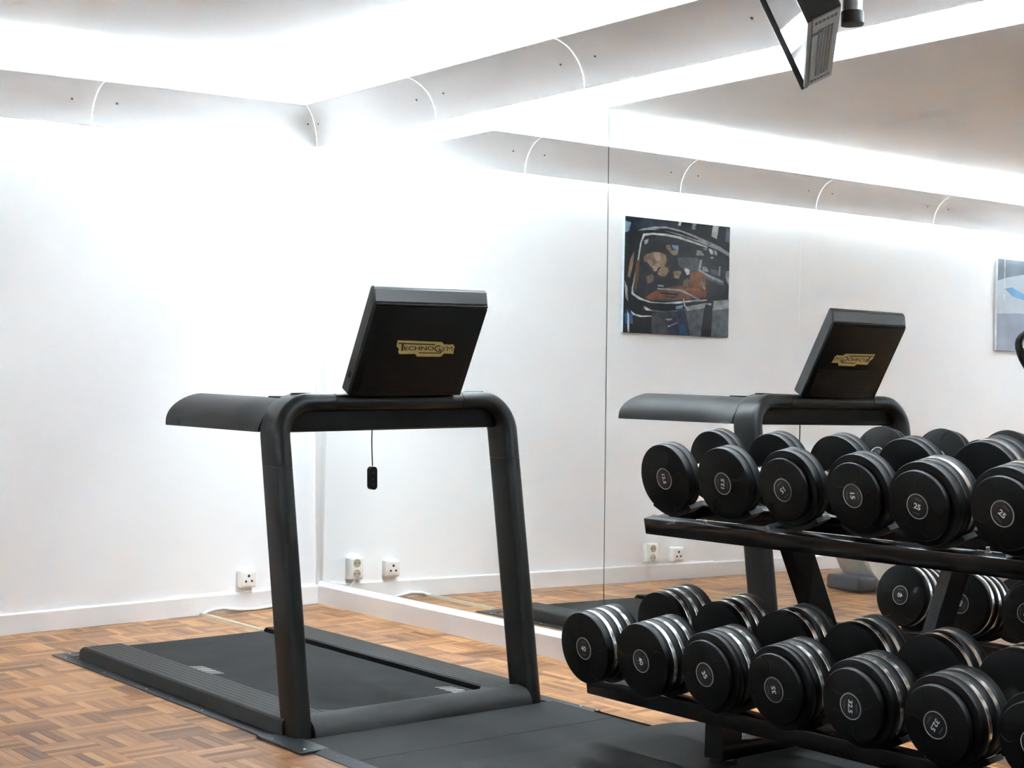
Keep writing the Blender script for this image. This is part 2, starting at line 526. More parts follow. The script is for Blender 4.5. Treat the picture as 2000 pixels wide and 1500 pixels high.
# ================================================================== COVE LIGHTS
DBo, DTo, ZB, ZT = .0221, .1612, 2.14, 2.306
PHI = 2*math.atan((DTo-DBo)/(ZT-ZB)); RAD = (ZT-ZB)/math.sin(PHI)
def cove_profile(n=16, th=.0022):
    inner = []; outer = []
    for i in range(n+1):
        a = PHI*i/n
        inner.append((DBo+RAD*(1-math.cos(a)), ZB+RAD*math.sin(a)))
        outer.append((DBo+(RAD)*(1-math.cos(a))-th*math.cos(a), ZB+RAD*math.sin(a)+th*math.sin(a)))
    # small return lips
    return inner, outer
def cove(name, s0, s1, along, label, miter0=False, frame=None, lamp=None):
    """along 'A': s = -x along back wall; 'B': s = -y along mirrored wall. offset o measured into the room."""
    fr = frame if frame is not None else (I4 if along == 'A' else FB)
    wall = -WA if along == 'A' else -WB
    def pt(s, o, z): return (-s, -o, z) if along == 'A' else (-o, -s, z)
    t = thing(name, label, 'light', fr @ Matrix.Translation(pt((s0+s1)/2, 0, ZB)), 'curved cove lights')
    g = .0022
    inner, outer = cove_profile()
    bm = bmesh.new()
    ring = inner+outer[::-1]
    rows = []
    for s, e in ((s0+g, 0), (s1-g, 1)):
        row = []
        for o, z in ring:
            ss = s
            if e == 0 and miter0: ss = o+g      # mitred inside corner
            row.append(bm.verts.new(pt(ss, o, z)))
        rows.append(row)
    n = len(ring)
    for i in range(n):
        j = (i+1) % n
        bm.faces.new((rows[0][i], rows[0][j], rows[1][j], rows[1][i]))
    k = len(inner)
    for row in rows:
        for i in range(k-1):
            bm.faces.new((row[i], row[i+1], row[n-2-i], row[n-1-i]))
    bm.faces.ensure_lookup_table()
    for i in range(n):
        if i > len(inner)-1: bm.faces[i].material_index = 1
    part('curved_cover', bm, ['cove', 'cove_back'], t, fr)
    # rolled lips along both edges
    for o, z, nmn in ((DBo-.0006, ZB, 'lower_lip'), (DTo, ZT+.0008, 'upper_lip')):
        bm = bmesh.new()
        a0 = s0+g+(o if miter0 else 0)
        tube(bm, [pt(a0, o, z), pt(s1-g, o, z)], .0028, 8)
        part(nmn, bm, 'cove', t, fr)
    # lamp
    bm = bmesh.new()
    L0 = s0+(.03 if not miter0 else .13); L1 = s1-.02
    ot = .0085 if along == 'A' else -.010; zt2 = 2.200
    tube(bm, [pt(L0, ot, zt2), pt(L1, ot, zt2)], .018, 10, cap=False)
    part('fluorescent_tube', bm, lamp or 'tube_'+along, t, fr)
    for s in (L0-.012, L1+.001):
        bm = bmesh.new()
        tube(bm, [pt(s, ot, zt2), pt(s+.011, ot, zt2)], .0185, 10)
        part('lamp_holder', bm, 'plastic_white', t, fr)
    # brackets to the wall and screw heads
    for s in ((s0+.10 if not miter0 else s0+.09), s1-.10):
        a = PHI*.45
        o = DBo+RAD*(1-math.cos(a)); z = ZB+RAD*math.sin(a)
        bm = bmesh.new()
        tube(bm, [pt(s, wall-.001, z+.02), pt(s, o-.004, z+.006)], .004, 6)
        part('bracket', bm, 'cove', t, fr)
        bm = bmesh.new()
        N = Vector(pt(0, math.cos(a), -math.sin(a))).normalized()
        c = Vector(pt(s, o, z))
        tube(bm, [c-N*.001, c+N*.0022], .0042, 10)
        part('screw', bm, 'screw', t, fr)
    return t
SA = [0, 1.128, 2.20, 3.28, 4.35, 5.42, 6.26]
ordw = ['first', 'second', 'third', 'fourth', 'fifth', 'sixth', 'seventh', 'eighth']
for i in range(len(SA)-1):
    cove('cove_light', SA[i], SA[i+1], 'A', 'curved white cove light along the left wall, %s from the corner' % ordw[i], i == 0)
SBs = [0, 1.015, 1.99, 2.98, 3.97, 4.96, 5.95, 6.95]
for i in range(len(SBs)-1):
    cove('cove_light', SBs[i], SBs[i+1], 'B', 'curved white cove light above the mirror, %s from the corner' % ordw[i], i == 0)

FL = Matrix.Translation((X0+WA, 0, 0)) @ Matrix.Rotation(PI/2, 4, 'Z')  # cove row added on the unseen wall to lift the room's ambient light
for i in range(4):
    cove('cove_light', .3+1.9*i, .3+1.9*(i+1), 'A', 'added unseen cove light on the wall left of the picture, %s from the back' % ordw[i], False, FL, 'tube_C')

# ================================================================== SOCKETS, TRUNKING, CORD
def outlet(cx, cz, kind, label):
    w, h, d = (.080, .080, .038) if kind == 3 else (.080, .106, .038)
    t = thing('wall_socket', label, 'socket', Matrix.Translation((cx, WA, cz-h/2)), 'white surface wall sockets')
    bm = mbox(cx-w/2, cx+w/2, WA-d, WA-.0005, cz-h/2, cz+h/2, bev=.006, seg=3)
    part('housing', bm, 'plastic_white', t)
    bm = mbox(cx-w/2+.007, cx+w/2-.007, WA-d-.003, WA-d+.002, cz-h/2+.007, cz+h/2-.007, bev=.002)
    part('face_plate', bm, 'plastic_white', t)
    yf = WA-d-.003
    if kind == 3:
        for dx, dz, r in ((0, .014, .0065), (-.015, -.010, .0055), (.015, -.010, .0055)):
            bm = bmesh.new(); tube(bm, [(cx+dx, yf-.0006, cz+dz), (cx+dx, yf+.004, cz+dz)], r, 14)
            part('aerial_port', bm, 'hole', t)
    else:
        for dz in (.025, -.025):
            bm = bmesh.new()
            lathe(bm, [(0, .0195), (-.0015, .0205), (-.0015, .0165), (.004, .016)], 24, 'y', Matrix.Translation((cx, yf-.0003, cz+dz)), cap=False)
            well = part('socket_ring', bm, 'beige', t)
            bm = bmesh.new(); tube(bm, [(cx, yf-.0004, cz+dz), (cx, yf+.003, cz+dz)], .0162, 20)
            part('socket_well', bm, 'brass', t)
            for dx in (-.0095, .0095):
                bm = bmesh.new(); tube(bm, [(cx+dx, yf-.0012, cz+dz), (cx+dx, yf+.003, cz+dz)], .003, 8)
                part('pin_hole', bm, 'hole', t)
outlet(-.385, .148, 3, 'white three-hole aerial socket on left wall near the corner')
outlet(-.180, .158, 2, 'white double power socket nearest the corner, seen in the mirror')
outlet(-2.050, .155, 2, 'white double power socket reflected beneath the upper dumbbell tier')
outlet(-2.240, .140, 3, 'white three-hole aerial socket reflected beneath the upper dumbbell tier')

bm = bmesh.new()
prism(bm, [(-.622, -.0005), (-.615, .011), (-.595, .011), (-.588, -.0005)], -.565, -.002, 'xzy')
single('cable_trunking', bm, 'beige', 'beige floor cable strip from left baseboard to treadmill', 'cable cover', (-.605, -.28, 0), smooth=False)
bm = bmesh.new()
tube(bm, spline([(-.607, -.030, .0066), (-.600, -.014, .0085), (-.57, -.0085, .018), (-.51, -.0078, .024), (-.46, -.0085, .016), (-.40, -.012, .009), (-.335, -.014, .0072), (-.26, -.010, .012), (-.19, -.0082, .022), (-.145, -.008, .040), (-.150, -.008, .065), (-.172, -.0085, .085), (-.180, -.012, .104)], 8), .0066, 8)
single('power_cord', bm, 'cord', 'white power cord lying along the left baseboard behind treadmill', 'cord', (-.4, -.03, 0))

# ================================================================== TREADMILL  (frame of the mirrored wall)
TC = -1.0
tm = thing('treadmill', 'black treadmill with upright console sunk into the parquet floor', 'treadmill', FB @ Matrix.Translation((TC, -1.5, 0)))
def tp(name, bm, m, **k): return part(name, bm, m, tm, FB, **k)
HW, HI, ZR = .469, .312, .055
# side rails with fine grooves
for s in (-1, 1):
    bm = bmesh.new()
    xo, xi = TC+s*HW, TC+s*HI
    prof = [(xo, .002), (xo, .040), (xo-s*.003, .049), (xo-s*.009, ZR-.001), (xo-s*.016, ZR)]
    ng = 6
    xa, xb = xo-s*.020, xi+s*.012
    for g in range(ng):
        f = xa+(xb-xa)*(g+.5)/ng
        prof += [(f+s*.0015, ZR), (f+s*.0008, ZR-.0011), (f-s*.0008, ZR-.0011), (f-s*.0015, ZR)]
    prof += [(xi+s*.006, ZR), (xi+s*.001, ZR-.004), (xi, ZR-.010), (xi, .002)]
    yr, yf = -.735, -2.33
    rows = []
    for y, inset, drop in ((yr, .012, 1.0), (yr-.006, .006, .55), (yr-.02, .002, .18), (yr-.045, 0, 0), (yf, 0, 0)):
        rows.append([bm.verts.new((x-(x-(xo+xi)/2)*inset*4 if drop else x, y, z if z < .01 else z*(1-.42*drop))) for x, z in prof])
    n = len(prof)
    for a, b in zip(rows[:-1], rows[1:]):
        for i in range(n):
            j = (i+1) % n
            bm.faces.new((a[i], a[j], b[j], b[i]))
    bm.faces.new(rows[0]); bm.faces.new(list(reversed(rows[-1])))
    tp('side_rail', bm, 'tm_rail', angle=28)
for s in (-1, 1):
    xs = sorted((TC+s*(HI-.0006), TC+s*(HI-.003)))
    tp('rail_gap_shade', mbox(xs[0], xs[1], -2.318, -.765, .004, ZR-.004), 'tm_dark', smooth=False)  # black strip painting in the shade line between belt and rail
# belt and rear roller gap
bm = bmesh.new()
prof = [(-.700, .004)]+[(-.700+.012*math.sin(a), .010+.012*(1-math.cos(a))-.0) for a in (.0,)]
pts = [(-.735, .0035), (-.722, .012), (-.722, .022), (-.730, .031), (-.745, .036), (-2.325, .036), (-2.33, .030), (-2.33, .0035)]
prism(bm, pts, TC-.302, TC+.302, 'yzx')
tp('running_belt', bm, 'belt')
# printed slanted marks on the belt
def belt_marks(cx, cy, s):
    ws = [.010, .016, .024, .024, .016, .010]
    y = cy
    for i, w in enumerate(ws):
        L = .052
        bm = bmesh.new()
        x0, x1 = cx-L/2, cx+L/2
        prism(bm, [(x0, y+s*.014), (x0, y-w+s*.014), (x1, y-w-s*.014), (x1, y-s*.014)], .0358, .0366, 'xyz')
        tp('belt_mark', bm, 'belt_mark', smooth=False)
        y -= w+.014
belt_marks(-1.258, -1.295, 1)
belt_marks(-.752, -2.135, 1)
# floor frame: flat steel strips with screws
def strip(x0, x1, y0, y1, z=.004, screws=(), nmn='floor_frame'):
    st = tp(nmn, mbox(x0, x1, y0, y1, -.0005, z, bev=.0012, seg=1), 'metal_dark')
    for sx, sy in screws:
        bm = bmesh.new(); lathe(bm, [(z-.0005, .0045), (z+.0012, .004), (z+.0022, .0018), (z+.0022, 0)], 10, 'z', Matrix.Translation((sx, sy, 0)))
        sub('screw', bm, 'bolt', st, tm, FB)
strip(-1.515, -1.462, -2.30, -.585, .004, [(-1.497, y) for y in (-.68, -1.05, -1.42, -1.62, -1.85)])
strip(-.538, -.485, -2.30, -.585, .004, [(-.503, y) for y in (-.68, -1.05, -1.42, -1.85)])
strip(-1.462, -.538, -.665, -.585, .004, [(-1.2, -.60), (-1.02, -.60), (-.8, -.60), (-1.45, -.60)], 'rear_frame')
strip(-1.533, -1.440, -2.56, -2.29, .009, [(-1.518, -2.36), (-1.505, -2.53)], 'front_flange')
strip(-.530, -.478, -2.63, -2.29, .007, [(-.487, -2.54), (-.487, -2.62)], 'front_flange')
# arch: posts, bends and crossbar share one rounded section
ycen = lambda z: -2.352+.148*z
ZC, RB, XP = 1.000, .105, .431
def arch_path():
    pts = []      # (x, z, angle of path tangent)
    for z in [i*.05 for i in range(0, 18)]:
        pts.append((-XP, z, 90))
    n = 12
    for i in range(n+1):
        a = 180-90*i/n
        pts.append((-XP+RB+RB*math.cos(math.radians(a)), ZC-RB+RB*math.sin(math.radians(a)), a-90))
    for i in range(1, 12):
        pts.append((-XP+RB+(2*(XP-RB))*i/12, ZC, 0))
    for i in range(n+1):
        a = 90-90*i/n
        pts.append((XP-RB+RB*math.cos(math.radians(a)), ZC-RB+RB*math.sin(math.radians(a)), a-90))
    for z in reversed([i*.05 for i in range(0, 18)]):
        pts.append((XP, z, -90))
    return pts
AP = arch_path()
SEC = rrect(.056, .128, .026, 5)
def arch_piece(cond, name):
    sel = [p for p in AP if cond(p)]
    bm = bmesh.new()
    pts, fr = [], []
    for x, z, a in sel:
        ar = math.radians(a)
        N = Vector((-math.sin(ar), 0, math.cos(ar)))
        pts.append(Vector((TC+x, ycen(z), z))); fr.append((N, Vector((0, 1, 0))))
    sweep(bm, pts, SEC, fr)
    return tp(name, bm, 'tm_body')
def cut(z0): return z0
AP = sorted(AP, key=lambda p: 0)   # keep order
lo = .806
def ins(pts, extra):
    return pts
# insert exact seam points
AP2 = []
for p in AP: AP2.append(p)
full = []
for a, b in zip(AP2[:-1], AP2[1:]):
    full.append(a)
    for zc in (lo-.0005, lo+.0005):
        if a[2] == b[2] == 90 and a[1] < zc < b[1]: full.append((a[0], zc, 90))
    for zc in (lo+.0005, lo-.0005):
        if a[2] == b[2] == -90 and b[1] < zc < a[1]: full.append((a[0], zc, -90))
    for xc in (-.2412, -.2388, .2388, .2412):
        if a[2] == b[2] == 0 and a[0] < xc < b[0]: full.append((xc, ZC, 0))
full.append(AP2[-1])
AP = full
arch_piece(lambda p: p[0] < 0 and p[1] <= lo-.0004 and p[2] == 90, 'post')
arch_piece(lambda p: p[0] > 0 and p[1] <= lo-.0004 and p[2] == -90, 'post')
arch_piece(lambda p: p[1] >= lo+.0004 and p[0] <= -.2411, 'corner_bend')
arch_piece(lambda p: p[1] >= lo+.0004 and p[0] >= .2411, 'corner_bend')
arch_piece(lambda p: p[1] >= .99 and -.239 <= p[0] <= .239, 'crossbar')
# dark underside housing behind the crossbar
bm = bmesh.new()
prism(bm, [(-2.235, .985), (-2.225, .914), (-2.215, .908), (-2.06, .908), (-2.03, .93), (-2.02, 1.0), (-2.05, 1.018), (-2.19, 1.015)], TC-.362, TC+.362, 'yzx')
for s in (-1, 1):
    xs = sorted((TC+s*.361, TC+s*.406))
    prism(bm, [(-2.235, .975), (-2.225, .914), (-2.215, .908), (-2.06, .908), (-2.03, .93), (-2.03, .975)], xs[0], xs[1], 'yzx')
tp('dashboard_housing', bm, 'tm_dark')
# armrests
for s in (-1, 1):
    bm = bmesh.new()
    xo = TC+s*.462; wdt = .098
    xm = xo-s*wdt/2
    def arm_sec(cx_, cz_, r_, a0, a1):
        o_ = [(.4588-.413, 0)]
        for i in range(12):
            q_ = math.radians(a0+(a1-a0)*i/11)
            o_.append((cx_+r_*math.cos(q_)-.413, max(.004, (cz_+r_*math.sin(q_)-.913)/(1.0228-.913))))
        return o_+[(-wdt/2, .95), (-wdt/2, 0)]
    sec = arm_sec(.362, .925, .0973, 0, 88)
    sec2 = arm_sec(.326, .893, .1325, 8.7, 72.6)      # matches the bend of the arch
    zb = .913
    def ztop(y):
        f = (y+1.6)/(-2.04+1.6)
        z = 1.0215-.003*min(1, max(0, f))
        q = min(1, max(0, (-2.04-y)/.14)); q = q*q*(3-2*q)
        return z
    rows = []
    NY = 26
    for i in range(NY+1):
        t = i/NY
        row = []
        for (a_, h_), (a2, h2) in zip(sec, sec2):
            yy = -2.155+(-1.55+2.155)*t
            bl = min(1, max(0, (-1.98-yy)/.16)); bl = bl*bl*(3-2*bl)
            a = a_+(a2-a_)*bl; h = h_+(h2-h_)*bl
            y0 = -2.155-.020*h**2
            y1 = -1.494-.078*h**2.6
            y = y0+(y1-y0)*t
            row.append(bm.verts.new((xm+s*a, y, zb-.004*(1-t)+(ztop(y)-zb)*h)))
        rows.append(row)
    n = len(sec)
    for a, b in zip(rows[:-1], rows[1:]):
        for i in range(n):
            j = (i+1) % n
            bm.faces.new((a[i], a[j], b[j], b[i]))
    bm.faces.new(rows[0]); bm.faces.new(list(reversed(rows[-1])))
    arm = tp('armrest', bm, 'tm_arm', angle=50)
    # little end cover
    bm = mbox(xo-.0012 if s > 0 else xo-.0005, xo+.0005 if s > 0 else xo+.0012, -1.60, -1.512, .9165, .934, bev=.0003, seg=1)
    sub('end_cover', bm, 'tm_arm', arm, tm, FB)
    # tray opening
    bm = bmesh.new()
    for i in range(20):
        pass
    lathe(bm, [(-.004, .026), (.0012, .0255), (.0012, .022), (.0003, .021), (.0003, 0)], 28, 'z', Matrix.Translation((TC+s*.330, ycen(1.03)+.002, 1.0278)) @ Matrix.Diagonal((1.25, 1.2, 1, 1)))
    tp('tray_opening', bm, 'tm_dark')
# safety cord with clip
bm = bmesh.new()
tube(bm, spline([(TC+.0, -2.085, .912), (TC-.001, -2.084, .86), (TC+.001, -2.085, .785)], 6), .0022, 6)
tp('safety_cord', bm, 'tm_dark')
bm = bmesh.new()
vs = prism(bm, rrect(.026, .076, .0125, 6), -.011, .011, 'xzy', Matrix.Translation((TC, -2.085, .745)))
clip = tp('safety_clip', bm, 'tm_dark')
for dz in (.018, -.002, -.020):
    bm = bmesh.new(); tube(bm, [(TC-.004, -2.0975, .745+dz), (TC-.004, -2.095, .745+dz)], .0035, 8)
    sub('clip_dimple', bm, 'hole', clip, tm, FB)
# front beam and corner plates at deck level
bm = bmesh.new()
prof = [(-2.318, .010), (-2.318, .053), (-2.322, ZR+.001), (-2.332, .060), (-2.345, .063)]
for i in range(1, 9):
    a = math.radians(90-90*i/8)
    prof.append((-2.350-.072*math.cos(a), .008+.055*math.sin(a)))
prof += [(-2.422, .004), (-2.318, .004)]
prism(bm, prof, TC-.405, TC+.405, 'yzx')
tp('front_beam', bm, 'tm_rail')
for s in (-1, 1):
    bm = bmesh.new()
    xs = sorted((TC+s*(HI-.001), TC+s*HW))
    prism(bm, [(TC+s*(HI+.002), -2.262), (TC+s*(HI-.04), -2.312), (TC+s*(HI-.04), -2.325), (TC+s*(HI+.002), -2.325)], .015, ZR, 'xyz')
    tp('corner_plate', bm, 'tm_rail')

# console: tilted box, back cover faces the camera
LEAN = math.radians(29.0)
CW, CH, CT = .425, .365, .052
cm = Matrix.Translation((TC, -2.288, 1.018)) @ Matrix.Rotation(LEAN, 4, 'X')
# local: x across, y thickness (front face at y=0, going +y), z up the console
def cons(name, bm, m, **k): return part(name, bm, m, tm, FB @ cm, **k)
bm = bmesh.new()
prism(bm, [(.004, 0), (.004, CH-.040), (.032, CH-.002), (CT, CH-.002), (CT, 0)], -CW/2, CW/2, 'yzx')
bmesh.ops.bevel(bm, geom=list(bm.edges), offset=.005, segments=3, affect='EDGES')
housing = cons('console_housing', bm, 'console_side')
bm = mbox(-CW/2+.004, CW/2-.002, -.0005, .008, .0, CH-.050, bev=.0022, seg=2)
cons('console_back_cover', bm, 'console')
bm = mbox(-CW/2+.004, CW/2-.002, .0008, .009, CH-.048, CH-.041, bev=.0012, seg=1)
cons('console_top_band', bm, 'console')
bm = mbox(-CW/2+.02, CW/2-.02, CT-.002, CT+.001, .02, CH-.02, bev=.0006, seg=1)
cons('console_screen', bm, 'glass_black')
bm = bmesh.new()
for i in range(20):
    z = .012+i*.0058
    box(bm, -CW/2+.03, CW/2-.03, -.0013, .001, z, z+.0022)
cons('ribbed_grille', bm, 'console', smooth=False)['kind'] = 'stuff'
bm = mbox(-CW/2-.0008, -CW/2+.002, .02, .034, .052, .072, bev=.0004, seg=1)
cons('side_port', bm, 'tm_dark')
# gold badge, traced in console coordinates
def cxy(px, py):
    dx, dy = px-345.0, py-1335.0
    a11, a12, a21, a22 = 1205.0, 305.0, 15.0, -1065.0
    det = a11*a22-a12*a21
    u = (dx*a22-a12*dy)/det; v = (a11*dy-a21*dx)/det
    return -CW/2+.006+u*(CW-.008), v*(CH-.050)
badge_px = [(862, 664), (1342, 684), (1364, 713), (1440, 716), (1452, 708), (1470, 718), (1484, 745), (1474, 762), (1468, 826), (1362, 822), (1327, 861), (1066, 857), (1046, 825), (940, 826), (876, 826), (866, 802), (876, 766), (850, 738)]
bm = bmesh.new()
prism(bm, [cxy(*p) for p in badge_px], -.0022, -.0004, 'xzy')
badge = cons('brand_badge', bm, 'gold', smooth=False)
def badge_text(bm, s, x0, x1, y0, y1, off):
    def fn(u, v, w):
        X, Z = cxy(x0+(x1-x0)*(u/w+.5), y1+(y0-y1)*(v+.5))
        return (X, -.0026, Z)
    add_text(bm, s, fn, off)
bm = bmesh.new()
badge_text(bm, 'ECHNO', 928, 1252, 733, 782, .018)
badge_text(bm, 'YM', 1332, 1456, 736, 790, .0)
badge_text(bm, 'G', 1256, 1326, 722, 800, .012)
for poly in ([(870, 690), (1266, 706), (1260, 720), (872, 704)],
             [(905, 700), (928, 701), (914, 790), (894, 788)],
             [(1085, 806), (1312, 810), (1346, 772), (1356, 776), (1322, 822), (1086, 818)]):
    flat(bm, [(cxy(*p)[0], -.0026, cxy(*p)[1]) for p in poly])
lt = sub('badge_lettering', bm, 'black_print', badge, tm, FB @ cm, smooth=False)

# front cover boards, their steel edging and the rubber mat
t = thing('floor_cover', 'grey cover boards on the floor in front of the treadmill', 'floor cover', FB @ Matrix.Translation((-.98, -2.8, 0)))
for (x0, x1, y0, y1, z) in ((-1.455, -.512, -2.735, -2.425, .0085), (-1.455, -.512, -3.25, -2.7358, .0080)):
    part('cover_board', mbox(x0, x1, y0, y1, -.0005, z, bev=.0012, seg=1), 'plate', t, FB)
for (x0, x1) in ((-1.492, -1.457), (-.509, -.492)):
    bm = bmesh.new()
    xa, xb = (x0, x1) if x0 < -1 else (x1, x0)
    prism(bm, [(xa, -.0005), (xa, .002), (xb, .0135), (xb, -.0005)], -3.25, -2.565 if x0 < -1 else -2.635, 'xzy')
    e_ = part('steel_edging', bm, 'metal_dark', t, FB, smooth=False)
    for sy in (-2.66, -2.9):
        bm = bmesh.new(); c = ((xa+xb)/2, sy, .0075)
        lathe(bm, [(0, .004), (.0018, .0035), (.0024, 0)], 8, 'z', Matrix.Translation(c))
        sub('screw', bm, 'screw', e_, t, FB)
bm = bmesh.new()
edge = spline([(-2.1, -2.945, 0), (-1.6, -2.925, 0), (-1.35, -2.93, 0), (-1.0, -2.965, 0), (-.80, -2.955, 0), (-.53, -2.918, 0), (-.44, -2.925, 0), (-.355, -2.965, 0)], 6)
poly = [(p.x, p.y) for p in edge]+[(-.33, -5.2), (-2.1, -5.2)]
prism(bm, poly, .0, .0145, 'xyz')
single('rubber_mat', bm, 'mat', 'dark rubber floor mat lying under the dumbbell rack', 'mat', (-1.2, -4, 0), FB, smooth=False)

# ================================================================== DUMBBELL RACK
YE, YN = -2.92, -4.66
rk = thing('dumbbell_rack', 'black two-tier steel dumbbell rack in front of the mirror', 'rack', FB @ Matrix.Translation((-.45, -3.8, .0145)))
def rp(name, bm, m, **k): return part(name, bm, m, rk, FB, **k)
SLOT = [-3.05-.2455*i for i in range(7)]
TIERS = {'upper': dict(tilt=math.radians(10.0), fx=-.545, fz=.602, c=(-.460, .801)),
         'lower': dict(tilt=math.radians(6.5), fx=-.775, fz=.145, c=(-.680, .333))}
for tn, T in TIERS.items():
    tl = T['tilt']
    # local axis: u along tilted tray (to the mirror), w up
    U = Vector((math.cos(tl), 0, math.sin(tl))); Wv = Vector((-math.sin(tl), 0, math.cos(tl)))
    base = Vector((T['fx'], 0, T['fz']))
    T['U'], T['W'], T['base'] = U, Wv, base
    fr = Matrix(((U.x, 0, Wv.x, base.x), (0, 1, 0, 0), (U.z, 0, Wv.z, base.z), (0, 0, 0, 1)))
    T['fr'] = fr
    bd = .24 if tn == 'lower' else .20
    for nmn, u0 in (('front_beam', 0), ('rear_beam', bd)):
        bm = mbox(u0, u0+.045, YN, YE, 0, .050, bev=.003, seg=2, mtx=fr)
        rp(nmn, bm, 'rack')
    T['bd'] = bd
    for yy in (YE-.02, -3.38, -4.42):
        bm = mbox(.04, bd+.005, yy-.022, yy+.022, .008, .044, mtx=fr)
        rp('tier_crossbar', bm, 'rack', smooth=False)
LEGY = (-3.38, -4.42)
for ly in LEGY:
    # slanted upright: reaches back towards the mirror at the floor
    bm = bmesh.new()
    prism(bm, [(-.432, .610), (-.348, .626), (-.085, .045), (-.170, .045)], ly-.022, ly+.022, 'xzy')
    up_ = rp('upright', bm, 'rack', smooth=False)
    bm = mbox(-.70, -.045, ly-.035, ly+.035, .030, .075, bev=.003)
    rp('base_beam', bm, 'rack')
    bm = bmesh.new()
    prism(bm, [(-.705, .03), (-.635, .03), (-.62, .160), (-.700, .150)], ly-.034, ly+.034, 'xzy')
    rp('front_bracket', bm, 'rack', smooth=False)
    for fx in (-.665, -.08):
        bm = bmesh.new()
        lathe(bm, [(.0145, .040), (.024, .040), (.027, .030), (.031, .028)], 24, 'z', Matrix.Translation((fx, ly, 0)))
        ft = rp('foot', bm, 'saddle')
        bm = bmesh.new()
        lathe(bm, [(.026, .031), (.0335, .031)], 24, 'z', Matrix.Translation((fx, ly, 0)))
        sub('foot_ring', bm, 'bolt', ft, rk, FB)

# ---- saddles and dumbbells
def saddle(T, y, ctr, off, rad):
    """curved cradle below a head whose centre is ctr (x,z) shifted by off along the tray"""
    U, Wv = T['U'], T['W']
    bm = bmesh.new()
    c = Vector((ctr[0], y, ctr[1]))+U*off
    n = 18
    th = .013; w = .050
    rows = []
    for i in range(n+1):
        a = math.radians(-43+86*i/n)
        rr = rad+.0015
        lift = .004*max(0, abs(i-n/2)/(n/2)-.72)*3   # tips flare outwards
        d = Vector((0, math.sin(a), 0))+Wv*(-math.cos(a))
        pi_ = c+d*(rr+lift); po = c+d*(rr+th+lift*1.3)
        rows.append([bm.verts.new(pi_-U*w/2), bm.verts.new(pi_+U*w/2), bm.verts.new(po+U*w/2), bm.verts.new(po-U*w/2)])
    for a, b in zip(rows[:-1], rows[1:]):
        for k in range(4):
            j = (k+1) % 4
            bm.faces.new((a[k], a[j], b[j], b[k]))
    bm.faces.new(rows[0]); bm.faces.new(rows[-1][::-1])
    bmesh.ops.bevel(bm, geom=[e for e in bm.edges if e.calc_face_angle(0) > .9], offset=.003, segments=2, affect='EDGES')
    sd = rp('saddle', bm, 'saddle', angle=40)
    return sd

def head_profile(spec):
    """returns rubber lathe profile from inner (h=0) to outer face, and list of chrome rings (h0,h1,r)"""
    return spec

KINDS = {
    # head: list of discs (thickness, radius, kind) from inside to outside
    '12.5': dict(discs=[(.026, .103, 'r'), (.026, .103, 'r')], handle=.152),
    '15': dict(discs=[(.024, .106, 'r'), (.026, .106, 'r'), (.018, .087, 'p')], handle=.150),
    '25': dict(discs=[(.026, .107, 'r'), (.012, .1066, 'c'), (.024, .107, 'r'), (.028, .107, 'r'), (.022, .089, 'p')], handle=.156),
    '40': dict(discs=[(.024, .103, 'r'), (.0115, .1026, 'c'), (.024, .103, 'r'), (.0115, .1026, 'c'), (.024, .103, 'r'), (.0115, .1026, 'c'), (.028, .103, 'r')], handle=.160),
    '35': dict(discs=[(.024, .107, 'r'), (.0115, .1066, 'c'), (.026, .107, 'r'), (.0115, .1066, 'c'), (.022, .107, 'r'), (.018, .107, 'r'), (.018, .090, 'p')], handle=.160),
    '32.5': dict(discs=[(.030, .107, 'r'), (.0115, .1066, 'c'), (.026, .107, 'r'), (.0115, .1066, 'c'), (.026, .107, 'r'), (.024, .090, 'p')], handle=.160),
    '30': dict(discs=[(.030, .107, 'r'), (.0115, .1066, 'c'), (.026, .107, 'r'), (.024, .107, 'r'), (.024, .090, 'p')], handle=.160),
}
MESH_CACHE = {}
def cached(key, fn):
    if key not in MESH_CACHE:
        MESH_CACHE[key] = fn()
    return MESH_CACHE[key]
def mesh_of(name, bm, m, smooth=True, angle=35):
    bmesh.ops.recalc_face_normals(bm, faces=bm.faces)
    me = bpy.data.meshes.new(name); bm.to_mesh(me); bm.free()
    me.materials.append(M[m])
    if smooth:
        for p in me.polygons: p.use_smooth = True
        me.set_sharp_from_angle(angle=math.radians(angle))
    return me
def link(name, me, parent, mtx=None):
    o = bpy.data.objects.new(name, me); COL.objects.link(o); o.parent = parent
    if mtx is not None: o.matrix_local = mtx
    return o

def disc_prof(h0, th, r, bv=.003):
    return [(h0, 0), (h0, r-bv), (h0+bv*.3, r-bv*.3), (h0+bv, r), (h0+th-bv, r), (h0+th-bv*.3, r-bv*.3), (h0+th, r-bv), (h0+th, 0)]

